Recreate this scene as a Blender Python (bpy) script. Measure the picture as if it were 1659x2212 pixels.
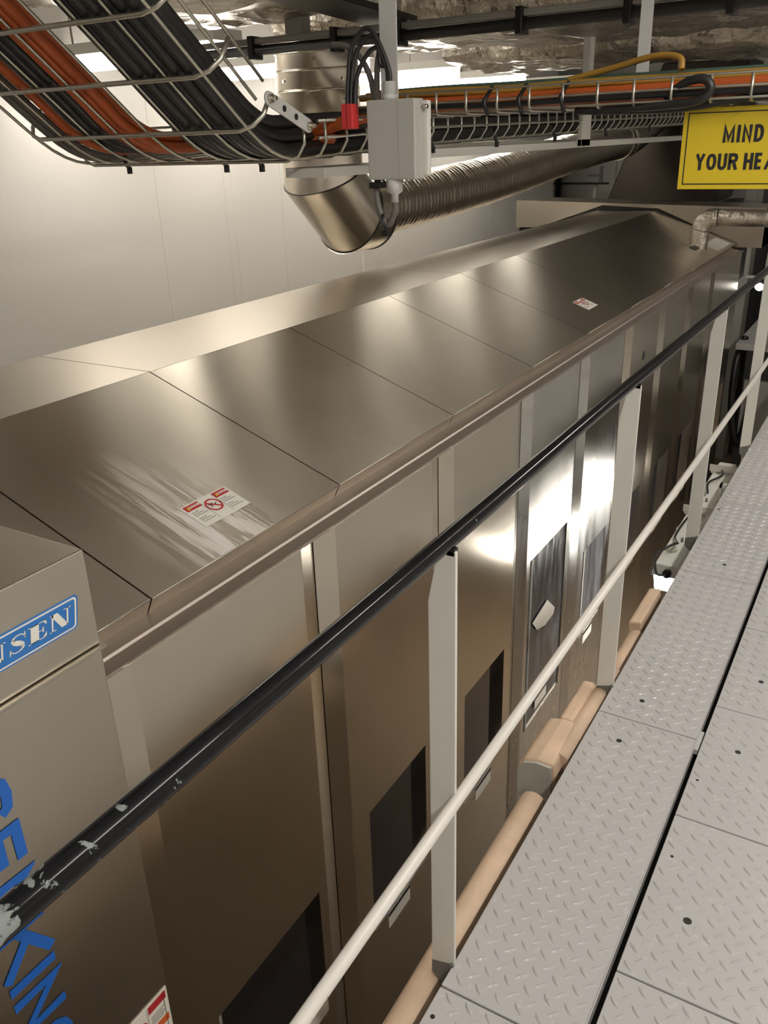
import bpy, bmesh, math, random
from mathutils import Vector, Matrix, noise
random.seed(7)
S = bpy.context.scene
for o in list(bpy.data.objects): bpy.data.objects.remove(o)
COL = S.collection

# ---------------------------------------------------------------- camera
cam = bpy.data.cameras.new('camera'); cam_o = bpy.data.objects.new('camera', cam); COL.objects.link(cam_o)
cam.sensor_fit = 'HORIZONTAL'; cam.sensor_width = 36.0; cam.lens = 36.0*1829.2/1659.0
cam.clip_start = 0.02; cam.clip_end = 100
R = ((0.85994064, 0.50945838, -0.030891), (0.18026585, -0.35978842, -0.91545427), (-0.47750008, 0.78166773, -0.40123464))
m = Matrix(((R[0][0], -R[1][0], -R[2][0], 0), (R[0][1], -R[1][1], -R[2][1], 0), (R[0][2], -R[1][2], -R[2][2], 1.6), (0, 0, 0, 1)))
cam_o.matrix_world = m
S.camera = cam_o
# ---------------------------------------------------------------- world, exposure
w = bpy.data.worlds.new('world'); S.world = w; w.use_nodes = True
w.node_tree.nodes['Background'].inputs[0].default_value = (0.9, 0.93, 1.0, 1)
w.node_tree.nodes['Background'].inputs[1].default_value = 0.02
vs = S.view_settings; vs.view_transform = 'Standard'; vs.look = 'None'; vs.gamma = 1.0; vs.use_curve_mapping = False
vs.exposure = 0.0
LAMP_WALL, LAMP_WALK, LAMP_UNDER = 15.5, 60.0, 30.0    # emission of the fluorescent tubes

# ---------------------------------------------------------------- materials
def newmat(name):
    mt = bpy.data.materials.new(name); mt.use_nodes = True
    nt = mt.node_tree; return mt, nt, nt.nodes['Principled BSDF']
def N(nt, t, **kw):
    n = nt.nodes.new(t)
    for k, v in kw.items(): setattr(n, k, v)
    return n
def coords(nt, scale=(1, 1, 1), rot=(0, 0, 0)):
    tc = N(nt, 'ShaderNodeTexCoord'); mp = N(nt, 'ShaderNodeMapping')
    mp.inputs['Scale'].default_value = scale; mp.inputs['Rotation'].default_value = rot
    nt.links.new(tc.outputs['Object'], mp.inputs['Vector']); return mp.outputs[0]
def nz(nt, vec, scale, detail=4, rough=.55, dist=0):
    n = N(nt, 'ShaderNodeTexNoise'); n.inputs['Scale'].default_value = scale; n.inputs['Detail'].default_value = detail
    n.inputs['Roughness'].default_value = rough; n.inputs['Distortion'].default_value = dist
    nt.links.new(vec, n.inputs['Vector']); return n.outputs['Fac']
def ramp(nt, fac, stops):
    r = N(nt, 'ShaderNodeValToRGB'); e = r.color_ramp.elements
    while len(e) < len(stops): e.new(0.5)
    for k, (p, c) in enumerate(stops):
        e[k].position = p; e[k].color = (c, c, c, 1) if not isinstance(c, tuple) else (*c, 1)
    nt.links.new(fac, r.inputs[0]); return r.outputs[0]
def mix(nt, fac, a, b):
    x = N(nt, 'ShaderNodeMix', data_type='RGBA')
    for s, v in ((x.inputs[0], fac), (x.inputs[6], a), (x.inputs[7], b)):
        if hasattr(v, 'links'): nt.links.new(v, s)
        else: s.default_value = v if not isinstance(v, tuple) else (*v, 1)
    return x.outputs[2]
def bump(nt, p, h, strength, dist=0.01):
    b = N(nt, 'ShaderNodeBump'); b.inputs['Strength'].default_value = strength; b.inputs['Distance'].default_value = dist
    nt.links.new(h, b.inputs['Height']); nt.links.new(b.outputs[0], p.inputs['Normal']); return b
def plain(name, col, rough=.5, metal=0, var=.12, scale=18, bmp=0, coat=0):
    mt, nt, p = newmat(name)
    p.inputs['Roughness'].default_value = rough; p.inputs['Metallic'].default_value = metal
    v = coords(nt); f = nz(nt, v, scale)
    a = tuple(c*(1-var) for c in col); b = tuple(min(1, c*(1+var)) for c in col)
    nt.links.new(mix(nt, f, a, b), p.inputs['Base Color'])
    if bmp: bump(nt, p, nz(nt, v, scale*4), bmp, .002)
    if coat: p.inputs['Coat Weight'].default_value = coat; p.inputs['Coat Roughness'].default_value = .08
    return mt
def steel(name, col, r0, r1, brush=(3, 3, 220), aniso=0, wave=.25, wscale=1.6, smear=0, tangent=False):
    mt, nt, p = newmat(name); p.inputs['Metallic'].default_value = 1
    v = coords(nt); vb = coords(nt, brush)
    fb = nz(nt, vb, 1.0, 3); fl = nz(nt, v, 2.3, 5, .6, .6)
    c = mix(nt, fl, tuple(x*.86 for x in col), tuple(min(1, x*1.08) for x in col))
    rr = mix(nt, fl, (r0,)*3, (r1,)*3)
    if smear:
        vs_ = coords(nt, (6, 6, 1.6)); fs0 = ramp(nt, nz(nt, vs_, .8, 4, .55, 1.2), [(.3, 0.15), (.8, 1.0)])
        tcz = N(nt, 'ShaderNodeTexCoord'); spz = N(nt, 'ShaderNodeSeparateXYZ'); nt.links.new(tcz.outputs['Object'], spz.inputs[0])
        mz = N(nt, 'ShaderNodeMapRange'); mz.inputs[1].default_value = .42; mz.inputs[2].default_value = .20; nt.links.new(spz.outputs[2], mz.inputs[0])
        mm_ = N(nt, 'ShaderNodeMath', operation='MULTIPLY'); nt.links.new(fs0, mm_.inputs[0]); nt.links.new(mz.outputs[0], mm_.inputs[1]); fs = mm_.outputs[0]
        rr = mix(nt, fs, rr, (smear,)*3); c = mix(nt, fs, c, tuple(min(1, x*1.1) for x in (.6, .62, .66)))
    nt.links.new(c, p.inputs['Base Color']); nt.links.new(rr, p.inputs['Roughness'])
    b1 = N(nt, 'ShaderNodeBump'); b1.inputs['Strength'].default_value = wave; b1.inputs['Distance'].default_value = .02
    nt.links.new(nz(nt, v, wscale, 1, .4), b1.inputs['Height'])
    b2 = N(nt, 'ShaderNodeBump'); b2.inputs['Strength'].default_value = .04; b2.inputs['Distance'].default_value = .001
    nt.links.new(fb, b2.inputs['Height']); nt.links.new(b1.outputs[0], b2.inputs['Normal'])
    nt.links.new(b2.outputs[0], p.inputs['Normal'])
    if aniso:
        p.inputs['Anisotropic'].default_value = aniso
        t = N(nt, 'ShaderNodeTangent'); t.direction_type = 'UV_MAP'; t.uv_map = 'uv'
        nt.links.new(t.outputs[0], p.inputs['Tangent'])
    return mt, nt, p
def emit(name, col, st):
    mt, nt, p = newmat(name)
    p.inputs['Base Color'].default_value = (.9, .9, .88, 1); p.inputs['Roughness'].default_value = .4
    p.inputs['Emission Color'].default_value = (*col, 1); p.inputs['Emission Strength'].default_value = st
    return mt

M = {}
STEEL = (.63, .575, .485)
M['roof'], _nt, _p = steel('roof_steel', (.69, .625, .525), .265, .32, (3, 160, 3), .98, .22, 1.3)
# limescale runs left on the roof by dripping water (a stain with a shape of its own)
def limescale(nt, p):
    tc = N(nt, 'ShaderNodeTexCoord'); sp = N(nt, 'ShaderNodeSeparateXYZ'); nt.links.new(tc.outputs['Object'], sp.inputs[0])
    def mth(op, a, b=None, c=None):
        n = N(nt, 'ShaderNodeMath', operation=op); n.use_clamp = False
        for i, v in enumerate((a, b, c)):
            if v is None: continue
            if hasattr(v, 'links'): nt.links.new(v, n.inputs[i])
            else: n.inputs[i].default_value = v
        return n.outputs[0]
    # gaussian-like window around y=1.53, fading above x=-1.75
    dy = mth('SUBTRACT', sp.outputs[1], 1.295); wy = mth('EXPONENT', mth('MULTIPLY', mth('MULTIPLY', dy, dy), -85))
    wx = N(nt, 'ShaderNodeMapRange'); wx.inputs[1].default_value = -1.60; wx.inputs[2].default_value = -1.30
    nt.links.new(sp.outputs[0], wx.inputs[0])
    f = ramp(nt, nz(nt, coords(nt, (4.5, 62, 4.5)), 1.0, 5, .65, .8), [(.46, 0.0), (.56, 1.0)])
    fac = mth('MULTIPLY', mth('MULTIPLY', mth('MULTIPLY', f, wy), wx.outputs[0]), .62)
    return fac
_f = limescale(_nt, _p)
_c = _p.inputs['Base Color'].links[0].from_socket; _r = _p.inputs['Roughness'].links[0].from_socket
_nt.links.new(mix(_nt, _f, _c, (.86, .85, .83)), _p.inputs['Base Color']); _nt.links.new(mix(_nt, _f, _r, (.75,)*3), _p.inputs['Roughness'])
_inv = N(_nt, 'ShaderNodeMath', operation='SUBTRACT'); _inv.inputs[0].default_value = 1; _nt.links.new(_f, _inv.inputs[1]); _nt.links.new(_inv.outputs[0], _p.inputs['Metallic'])
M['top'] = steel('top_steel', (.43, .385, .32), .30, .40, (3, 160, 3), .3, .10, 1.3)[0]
M['side'] = steel('side_steel', STEEL, .17, .27, (120, 120, 3), .0, .10, 1.2)[0]
M['side_smear'] = steel('smeared_steel', (.56, .54, .5), .14, .2, (120, 120, 3), .0, .16, 1.6, smear=.42)[0]
M['cab'] = steel('cabinet_steel', (.57, .53, .45), .27, .36, (120, 3, 120), .0, .06, 1.0)[0]
M['gutter'] = steel('dull_steel', (.50, .44, .39), .42, .58, (3, 90, 3), .0, .1, 2)[0]
M['chute'] = steel('shaded_chute_steel', (.035, .029, .024), .34, .42, (3, 3, 90), .0, .08, 1)[0]  # plain steel standing in shade; the shade is put into this dark base
M['zinc'] = steel('zinc_duct', (.72, .66, .57), .18, .3, (3, 3, 60), .0, .12, 3)[0]
M['wire'] = plain('galvanised_wire', (.55, .53, .46), .38, 1, .1, 40)
M['gasket'] = plain('black_gasket', (.015, .014, .013), .6)
M['black'] = plain('black_plastic', (.012, .012, .012), .38)
M['cable_black'] = plain('black_cable', (.018, .017, .016), .42, 0, .3, 6)
M['cable_grey'] = plain('grey_cable', (.13, .115, .10), .45, 0, .2, 6)
M['cable_orange'] = plain('orange_cable', (.44, .088, .016), .42, 0, .15, 6)
M['cable_yellow'] = plain('yellow_cable', (.36, .20, .03), .45, 0, .2, 6)
M['cable_green'] = plain('green_cable', (.06, .10, .07), .45, 0, .2, 6)
M['white_paint'] = plain('white_paint', (.70, .69, .63), .38, 0, .05, 7, 0, .15)
M['primer'] = plain('grey_primer', (.17, .17, .155), .6, 0, .15, 40)
M['box'] = plain('grey_box_paint', (.47, .455, .41), .5, 0, .04, 30, .05)
M['pvc'] = plain('light_grey_plastic', (.56, .55, .52), .4)
M['lagging'] = plain('beige_lagging', (.68, .50, .35), .75, 0, .25, 9, .25)
M['lag_end'] = plain('grey_lagging_end', (.45, .43, .37), .8, 0, .15, 14, .2)
M['wall'] = plain('white_wall_panel', (.70, .675, .635), .36, 0, .03, 1.2, .01)
M['joint'] = plain('wall_joint', (.60, .59, .57), .5)
M['ceil'] = plain('white_ceiling', (.72, .72, .7), .6)
M['floor'] = plain('lower_floor', (.27, .205, .145), .5, 0, .2, 3)
M['paper'] = plain('white_label', (.74, .72, .64), .45, 0, .04, 30)
M['red'] = plain('red_print', (.45, .025, .03), .45, 0, .05)
M['yellow'] = plain('sign_yellow', (.68, .50, .02), .42, 0, .04, 10)
M['blue'] = plain('blue_print', (.014, .12, .48), .4, 0, .05)
M['blue2'] = plain('blue_plate', (.025, .16, .46), .35, 0, .05)
M['ink'] = plain('black_print', (.015, .015, .018), .5)
M['grey_ink'] = plain('grey_print', (.33, .31, .28), .5)
M['orange_ink'] = plain('orange_print', (.62, .12, .03), .5)
M['pane'] = plain('dark_window', (.012, .012, .014), .06, 0, .3, 3)
M['redplastic'] = plain('red_plastic', (.62, .04, .04), .4)
M['darkmetal'] = plain('dark_machinery', (.05, .048, .045), .45, .4, .3, 6)
M['greymetal'] = plain('grey_machinery', (.35, .34, .31), .5, 0, .1, 6)
M['tube_wall'] = emit('tube_by_wall', (1, .94, .84), LAMP_WALL)
M['tube_walk'] = emit('tube_over_walkway', (1, .955, .90), LAMP_WALK)
M['tube_under'] = emit('tube_under_walkway', (1, .95, .86), LAMP_UNDER)
mt, nt, p = newmat('smeared_window'); M['pane_smear'] = mt
v_s = coords(nt, (4, 4, .9)); fs_ = ramp(nt, nz(nt, v_s, 2.0, 7, .62, 1.8), [(.38, 0.), (.72, 1.)])
nt.links.new(mix(nt, fs_, (.04, .041, .045), (.13, .133, .145)), p.inputs['Base Color']); nt.links.new(mix(nt, fs_, (.10,)*3, (.4,)*3), p.inputs['Roughness'])
M['bulb'] = emit('lamp_bulb', (1, .96, .9), 9.0)
# walkway plate paint
mt, nt, p = newmat('grey_plate_paint'); M['plate'] = mt
v = coords(nt); f1 = nz(nt, v, 3, 6, .6); f2 = ramp(nt, nz(nt, v, 26, 4), [(.3, 0.), (.75, 1.)])
c = mix(nt, f1, (.475, .463, .452), (.515, .502, .49)); nt.links.new(c, p.inputs['Base Color'])
nt.links.new(mix(nt, f2, (.2,)*3, (.3,)*3), p.inputs['Roughness']); bump(nt, p, nz(nt, v, 60, 3), .04, .002)
# chipped black / white paint on the rails
def chipped(name, base, chip, lo, hi, rough, spec=.5):
    mt, nt, p = newmat(name); v = coords(nt)
    f = nz(nt, v, 42, 5, .6, .5)
    tc = N(nt, 'ShaderNodeTexCoord'); sp = N(nt, 'ShaderNodeSeparateXYZ'); nt.links.new(tc.outputs['Object'], sp.inputs[0])
    mr = N(nt, 'ShaderNodeMapRange'); mr.inputs[1].default_value = lo; mr.inputs[2].default_value = hi
    mr.inputs[3].default_value = .145; mr.inputs[4].default_value = -.08
    nt.links.new(sp.outputs[1], mr.inputs[0])
    ad = N(nt, 'ShaderNodeMath', operation='ADD'); nt.links.new(f, ad.inputs[0]); nt.links.new(mr.outputs[0], ad.inputs[1])
    k = ramp(nt, ad.outputs[0], [(.66, 0.), (.69, 1.)])
    nt.links.new(mix(nt, k, base, chip), p.inputs['Base Color']); nt.links.new(mix(nt, k, (rough,)*3, (.6,)*3), p.inputs['Roughness'])
    bump(nt, p, k, -.3, .002); p.inputs['Specular IOR Level'].default_value = spec; return mt
M['rail_black'] = chipped('chipped_black_paint', (.008, .008, .009), (.22, .24, .23), .15, .72, .15, .22)
M['rail_white'] = chipped('chipped_white_paint', (.74, .71, .65), (.13, .11, .10), .3, 1.0, .3)
# crinkled foil
mt, nt, p = newmat('crinkled_foil'); M['foil'] = mt
p.inputs['Metallic'].default_value = 1; v = coords(nt)
nt.links.new(mix(nt, nz(nt, v, 2.5, 5), (.30, .265, .225), (.66, .60, .52)), p.inputs['Base Color'])
nt.links.new(mix(nt, nz(nt, v, 5, 3), (.12,)*3, (.28,)*3), p.inputs['Roughness'])
bump(nt, p, nz(nt, v, 26, 5, .65, 1.2), .8, .012)
mt, nt, p = newmat('flexible_foil'); M['flex'] = mt
p.inputs['Metallic'].default_value = 1; v = coords(nt)
nt.links.new(mix(nt, nz(nt, v, 6, 4), (.42, .375, .32), (.66, .60, .52)), p.inputs['Base Color']); p.inputs['Roughness'].default_value = .3
bump(nt, p, nz(nt, coords(nt, (30, 8, 30)), 1, 3, .6), .4, .01)

# ---------------------------------------------------------------- helpers
def link(o, parent=None):
    COL.objects.link(o)
    if parent is not None: o.parent = parent
    return o
def mesh(name, V, F, mat, parent=None, smooth=False, uvax=None, bevel=0):
    me = bpy.data.meshes.new(name); me.from_pydata([tuple(v) for v in V], [], F); me.update()
    if bevel:
        bm = bmesh.new(); bm.from_mesh(me); bmesh.ops.remove_doubles(bm, verts=bm.verts, dist=1e-6)
        bmesh.ops.recalc_face_normals(bm, faces=bm.faces)
        es = [e for e in bm.edges if len(e.link_faces) == 2 and e.calc_face_angle() > .5]
        bmesh.ops.bevel(bm, geom=es, offset=bevel, segments=2, affect='EDGES', profile=.5); bm.to_mesh(me); bm.free()
    if uvax is not None:
        uv = me.uv_layers.new(name='uv')
        a, b = uvax
        for l in me.loops:
            co = me.vertices[l.vertex_index].co; uv.data[l.index].uv = (co[a], co[b])
    if smooth:
        for q in me.polygons: q.use_smooth = True
    me.materials.append(M[mat]); o = bpy.data.objects.new(name, me); return link(o, parent)
def tag(o, label, cat, group=None, kind=None):
    o['label'] = label; o['category'] = cat
    if group: o['group'] = group
    if kind: o['kind'] = kind
    return o
def thing(name, label, cat, loc=(0, 0, 0), group=None):
    o = bpy.data.objects.new(name, None); link(o); tag(o, label, cat, group); return o
def struct(o, label=None):
    o['kind'] = 'structure'
    if label: o['label'] = label
    return o
BF = [(0, 3, 2, 1), (4, 5, 6, 7), (0, 1, 5, 4), (1, 2, 6, 5), (2, 3, 7, 6), (3, 0, 4, 7)]
def bv(lo, hi):
    (a, b, c), (d, e, f) = lo, hi
    return [(a, b, c), (d, b, c), (d, e, c), (a, e, c), (a, b, f), (d, b, f), (d, e, f), (a, e, f)]
def box(name, lo, hi, mat, parent=None, bevel=0, uvax=None):
    return mesh(name, bv(lo, hi), BF, mat, parent, bevel=bevel, uvax=uvax)
def prism(name, poly, axis, a, b, mat, parent=None, bevel=0, uvax=None):
    """poly: 2-D points in the two other axes (in xyz order), extruded along axis from a to b"""
    def put(q, t):
        l = list(q); l.insert(axis, t); return tuple(l)
    n = len(poly); V = [put(q, a) for q in poly] + [put(q, b) for q in poly]
    F = [tuple(range(n-1, -1, -1)), tuple(range(n, 2*n))] + [(i, (i+1) % n, n+(i+1) % n, n+i) for i in range(n)]
    o = mesh(name, V, F, mat, parent, bevel=bevel, uvax=uvax)
    if not bevel:
        bm = bmesh.new(); bm.from_mesh(o.data); bmesh.ops.recalc_face_normals(bm, faces=bm.faces); bm.to_mesh(o.data); bm.free()
    return o
def smoothpath(P, sub=6):
    P = [Vector(p) for p in P]
    if len(P) < 3: return P
    out = []
    for i in range(len(P)-1):
        p0 = P[i-1] if i else P[0]*2-P[1]; p1, p2 = P[i], P[i+1]; p3 = P[i+2] if i+2 < len(P) else P[-1]*2-P[-2]
        for k in range(sub):
            t = k/sub
            out.append(.5*((2*p1)+(p2-p0)*t+(2*p0-5*p1+4*p2-p3)*t*t+(3*p1-p0-3*p2+p3)*t**3))
    out.append(P[-1]); return out
def tube_data(P, r, n=8):
    P = [Vector(p) for p in P]; V, F = [], []
    prev = None
    for i, p in enumerate(P):
        d = (P[min(i+1, len(P)-1)]-P[max(i-1, 0)]).normalized()
        if prev is None:
            s = d.cross(Vector((0, 0, 1)));
            if s.length < .1: s = d.cross(Vector((1, 0, 0)))
        else: s = prev - d*prev.dot(d)
        s.normalize(); prev = s; t = d.cross(s)
        rr = r[i] if isinstance(r, (list, tuple)) else r
        for k in range(n):
            a = 2*math.pi*k/n; V.append(p+s*(math.cos(a)*rr)+t*(math.sin(a)*rr))
    for i in range(len(P)-1):
        for k in range(n):
            a, b = i*n+k, i*n+(k+1) % n; F.append((a, b, b+n, a+n))
    F.append(tuple(range(n-1, -1, -1))); F.append(tuple(range((len(P)-1)*n, len(P)*n)))
    return V, F
def tube(name, P, r, mat, parent=None, n=8, sub=0):
    if sub: P = smoothpath(P, sub)
    V, F = tube_data(P, r, n); o = mesh(name, V, F, mat, parent, smooth=True)
    for q in o.data.polygons[-2:]: q.use_smooth = False
    return o
def cyl(name, c, axis, r, h, mat, parent=None, n=16):
    d = Vector(axis).normalized(); c = Vector(c)
    return tube(name, [c, c+d*h], r, mat, parent, n)
def merge(name, parts, mat, parent=None, smooth=False):
    V, F = [], []
    for v, f in parts:
        k = len(V); V += [tuple(x) for x in v]; F += [tuple(i+k for i in q) for q in f]
    return mesh(name, V, F, mat, parent, smooth)
def text(name, body, size, mat, origin, ux, uy, parent=None, depth=.0008, bold=0, align='CENTER', sx=1.0):
    """flat lettering: origin, unit vector along the line ux, unit vector up uy"""
    cu = bpy.data.curves.new(name, 'FONT'); cu.body = body; cu.size = size; cu.extrude = depth; cu.offset = bold
    cu.align_x = align; cu.align_y = 'CENTER'; cu.resolution_u = 3
    tmp = bpy.data.objects.new('tmp', cu); COL.objects.link(tmp)
    bpy.context.view_layer.update()
    me = bpy.data.meshes.new_from_object(tmp.evaluated_get(bpy.context.evaluated_depsgraph_get()))
    bpy.data.objects.remove(tmp); bpy.data.curves.remove(cu)
    ux, uy = Vector(ux).normalized(), Vector(uy).normalized(); uz = ux.cross(uy); o3 = Vector(origin)
    for vtx in me.vertices:
        vtx.co = o3+ux*vtx.co.x*sx+uy*vtx.co.y+uz*vtx.co.z
    me.name = name; me.materials.clear(); me.materials.append(M[mat])
    return link(bpy.data.objects.new(name, me), parent)
GL = {
 'M': [[(0, 0), (0, 1), (.5, .12), (1, 1), (1, 0)]], 'I': [[(.5, 0), (.5, 1)]], 'N': [[(0, 0), (0, 1), (1, 0), (1, 1)]],
 'Y': [[(0, 1), (.5, .45), (1, 1)], [(.5, .5), (.5, 0)]], 'H': [[(0, 0), (0, 1)], [(1, 0), (1, 1)], [(0, .52), (1, .52)]],
 'E': [[(1, 1), (0, 1), (0, 0), (1, 0)], [(0, .52), (.92, .52)]], 'A': [[(0, 0), (.5, 1), (1, 0)], [(.2, .33), (.8, .33)]],
 'K': [[(0, 0), (0, 1)], [(1, 1), (.05, .40)], [(.32, .58), (1, 0)]],
 'D': [[(0, 0), (0, 1), (.45, 1), (.78, .9), (.96, .7), (1, .5), (.96, .3), (.78, .1), (.45, 0), (0, 0)]],
 'U': [[(0, 1), (0, .3), (.1, .1), (.32, 0), (.68, 0), (.9, .1), (1, .3), (1, 1)]],
 'O': [[(.5, 0), (.25, .04), (.08, .2), (0, .5), (.08, .8), (.25, .96), (.5, 1), (.75, .96), (.92, .8), (1, .5), (.92, .2), (.75, .04), (.5, 0)]],
 'R': [[(0, 0), (0, 1), (.6, 1), (.85, .95), (.96, .77), (.85, .58), (.6, .52), (0, .52)], [(.55, .5), (1, 0)]],
 'S': [[(.97, .78), (.85, .95), (.5, 1), (.17, .94), (.04, .76), (.15, .60), (.5, .51), (.85, .42), (.98, .25), (.85, .06), (.5, 0), (.13, .06), (0, .25)]],
 'G': [[(.95, .76), (.82, .94), (.5, 1), (.2, .9), (.04, .7), (0, .5), (.04, .3), (.2, .1), (.5, 0), (.8, .06), (1, .22), (1, .47), (.58, .47)]]}
def glyph(ch, x0, x1, y0, y1, th):
    """bold sans capital from mitred strokes; returns 2-D vertices and faces"""
    V, F = [], []; h = th/2
    for si, st in enumerate(GL[ch]):
        P = [Vector((x0+h+a*(x1-x0-2*h), y0+h+b*(y1-y0-2*h))) for a, b in st]
        closed = (P[0]-P[-1]).length < 1e-6; n = len(P)
        if ch in 'INHKMUY' or (ch in 'AR'):                    # stems run to the cap line and baseline
            for i in (0, n-1):
                a, b = st[i]
                if b in (0, 1): P[i].y += h*(1 if b else -1)
        k = len(V)
        for i in range(n):
            d0 = (P[i]-P[i-1]) if i else ((P[0]-P[-2]) if closed else P[1]-P[0])
            d1 = (P[i+1]-P[i]) if i < n-1 else ((P[1]-P[0]) if closed else P[-1]-P[-2])
            d0.normalize(); d1.normalize(); n0, n1 = Vector((-d0.y, d0.x)), Vector((-d1.y, d1.x))
            mm = n0+n1; mm = n1 if mm.length < 1e-3 else mm.normalized(); L = h/max(.45, mm.dot(n1))
            V += [(*(P[i]+mm*L), si*.0003), (*(P[i]-mm*L), si*.0003)]
        F += [(k+2*i, k+2*i+1, k+2*i+3, k+2*i+2) for i in range(n-1)]
    return V, F
def word(name, body, widths, gap, size, th, mat, origin, ux, uy, parent, lift=.0008, center=True):
    ux, uy = Vector(ux), Vector(uy); uz = ux.cross(uy); o3 = Vector(origin)
    tot = sum(widths)+gap*(len(body)-1); x = -tot/2 if center else 0; out = []
    for ch, wd in zip(body, widths):
        if ch != ' ':
            V, F = glyph(ch, x, x+wd, -size/2, size/2, th)
            out.append(mesh(name, [o3+ux*v_[0]+uy*v_[1]+uz*(lift+v_[2]) for v_ in V], F, mat, parent))
        x += wd+gap
    return out
def clone(o, parent=None, dx=(0, 0, 0)):
    c = o.copy(); COL.objects.link(c); c.parent = parent if parent is not None else o.parent
    c.location = Vector(o.location)+Vector(dx); return c

# ================================================================ the room
FZ = -1.55
FM = -2.123          # foot of the machine at drawing size, see true_size below
MS = .846
struct(box('floor', (-5.3, -3.2, FZ-.1), (3.2, 11.7, FZ), 'floor'))
struct(box('ceiling', (-5.3, -3.2, 2.62), (3.2, 11.7, 2.72), 'ceil'))
struct(box('wall_right', (3.0, -3.2, FZ), (3.1, 11.7, 2.62), 'wall'))
struct(box('wall_back', (-3.7, -3.3, FZ), (3.2, -3.2, 2.62), 'wall'))
struct(box('wall_far', (-5.2, 11.5, FZ), (3.2, 11.6, 2.62), 'wall'))
# left wall: insulated panels with cover joints
wl = bpy.data.objects.new('wall_left', None); link(wl); struct(wl)
ys = [-3.2, -1.2, .05, 1.2, 2.41, 3.62, 4.74, 5.74, 6.9, 8.05, 9.2, 9.75]
for a, b in zip(ys[:-1], ys[1:]):
    box('wall_panel', (-3.68, a+.0008, FZ), (-3.60, b-.0008, 2.62), 'wall', wl, bevel=.0015)
box('wall_backing', (-3.72, -3.2, FZ), (-3.685, 9.75, 2.62), 'joint', wl)
struct(box('wall_recess', (-5.3, 9.7, FZ), (-5.2, 11.5, 2.62), 'wall'))
struct(box('wall_return', (-5.2, 9.76, FZ), (-3.6, 9.82, 2.62), 'wall'))
box('cover_strip', (-3.605, 5.70, FZ), (-3.585, 5.86, 2.62), 'wall', wl, bevel=.004)
for y in (4.18, 4.25): box('joint_bead', (-3.604, y, FZ), (-3.597, y+.012, 2.62), 'wall', wl)

# ================================================================ walkway of chequer plate
wk = bpy.data.objects.new('floor_walkway', None); link(wk); struct(wk, 'grey painted chequer plate walkway')
def lug(c, d, L=.032, Wd=.0092, h=.0030):
    d = Vector((d[0], d[1], 0)).normalized(); s = Vector((-d.y, d.x, 0)); c = Vector((c[0], c[1], 0)); u = Vector((0, 0, 1))
    V = [c-d*L/2, c-d*L*.2+s*Wd*.46, c+d*L*.2+s*Wd*.46, c+d*L/2, c+d*L*.2-s*Wd*.46, c-d*L*.2-s*Wd*.46,
         c-d*L*.27+u*h, c-d*L*.1+s*Wd*.14+u*h*1.12, c+d*L*.1+s*Wd*.14+u*h*1.12, c+d*L*.27+u*h, c+d*L*.1-s*Wd*.14+u*h*1.12, c-d*L*.1-s*Wd*.14+u*h*1.12]
    F = [(i, 6+i, 6+(i+1) % 6, (i+1) % 6) for i in range(6)] + [(11, 10, 9, 8, 7, 6)]
    return V, F
PX, PY = .0435, .0475
def plate(x0, x1, y0, y1, x_org=-.530, y_org=1.436, holes=(), dz=0):
    g = .0022
    o = box('plate', (x0+g, y0+g, -.012+dz), (x1-g, y1-g, dz), 'plate', wk, bevel=.002)
    parts = []
    i0, i1 = math.floor((x0-x_org)/PX)-1, math.ceil((x1-x_org)/PX)+1
    j0, j1 = math.floor((y0-y_org)/PY)-1, math.ceil((y1-y_org)/PY)+1
    for i in range(i0, i1):
        for j in range(j0, j1):
            for k, d in ((0, (1, -1)), (1, (1, 1))):
                c = (x_org+(i+.5*k)*PX, y_org+(j-.5*k)*PY)
                if x0+.013 < c[0] < x1-.013 and y0+.013 < c[1] < y1-.013:
                    if any((c[0]-hx)**2+(c[1]-hy)**2 < .02**2 for hx, hy, hr in holes): continue
                    vv, ff = lug(c, d); parts.append(([(q[0], q[1], q[2]+dz) for q in vv], ff))
    if parts:
        lo = merge('tread_lugs', parts, 'plate', o, False); lo['kind'] = 'stuff'
    for hx, hy, hr in holes:
        tube('bolt_hole', [(hx, hy, dz-.003), (hx, hy, dz+.0006)], hr, 'gasket', o, 14)
    return o
HL = [(-.463, 2.011, .008), (-.456, 2.229, .008), (-.41, 3.277, .008), (-.538, 3.837, .007), (-.541, 1.006, .005)]
HR = [(-.154, 1.48, .0095), (-.159, 2.119, .008), (-.156, 2.502, .008), (-.233, 1.95, .004), (-.228, 1.65, .004)]
yl = [-1.02, .02, 1.075, 2.122, 3.160, 3.932, 4.97, 6.0, 7.0, 8.0, 9.0]
for a, b in zip(yl[:-1], yl[1:]):
    plate(-.560, -.270, a, b, holes=[h for h in HL if a < h[1] < b])
yr = [-.8, -.27, .25, .77, 1.285, 1.795, 2.310, 2.820, 3.33, 3.85, 4.37, 4.89, 5.41, 5.93, 6.45, 6.97, 7.49, 8.01]
for a, b in zip(yr[:-1], yr[1:]):
    plate(-.257, .42, a, b, x_org=-.238, y_org=1.45, holes=[h for h in HR if a < h[1] < b])
for a, b in zip(yr[:-1], yr[1:]):  # unseen outer plate columns, added to keep the space underneath dark
    plate(.423, 1.10, a-.2, b-.2, x_org=-.238, y_org=1.45)
    plate(1.103, 1.78, a, b, x_org=-.238, y_org=1.45)
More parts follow.
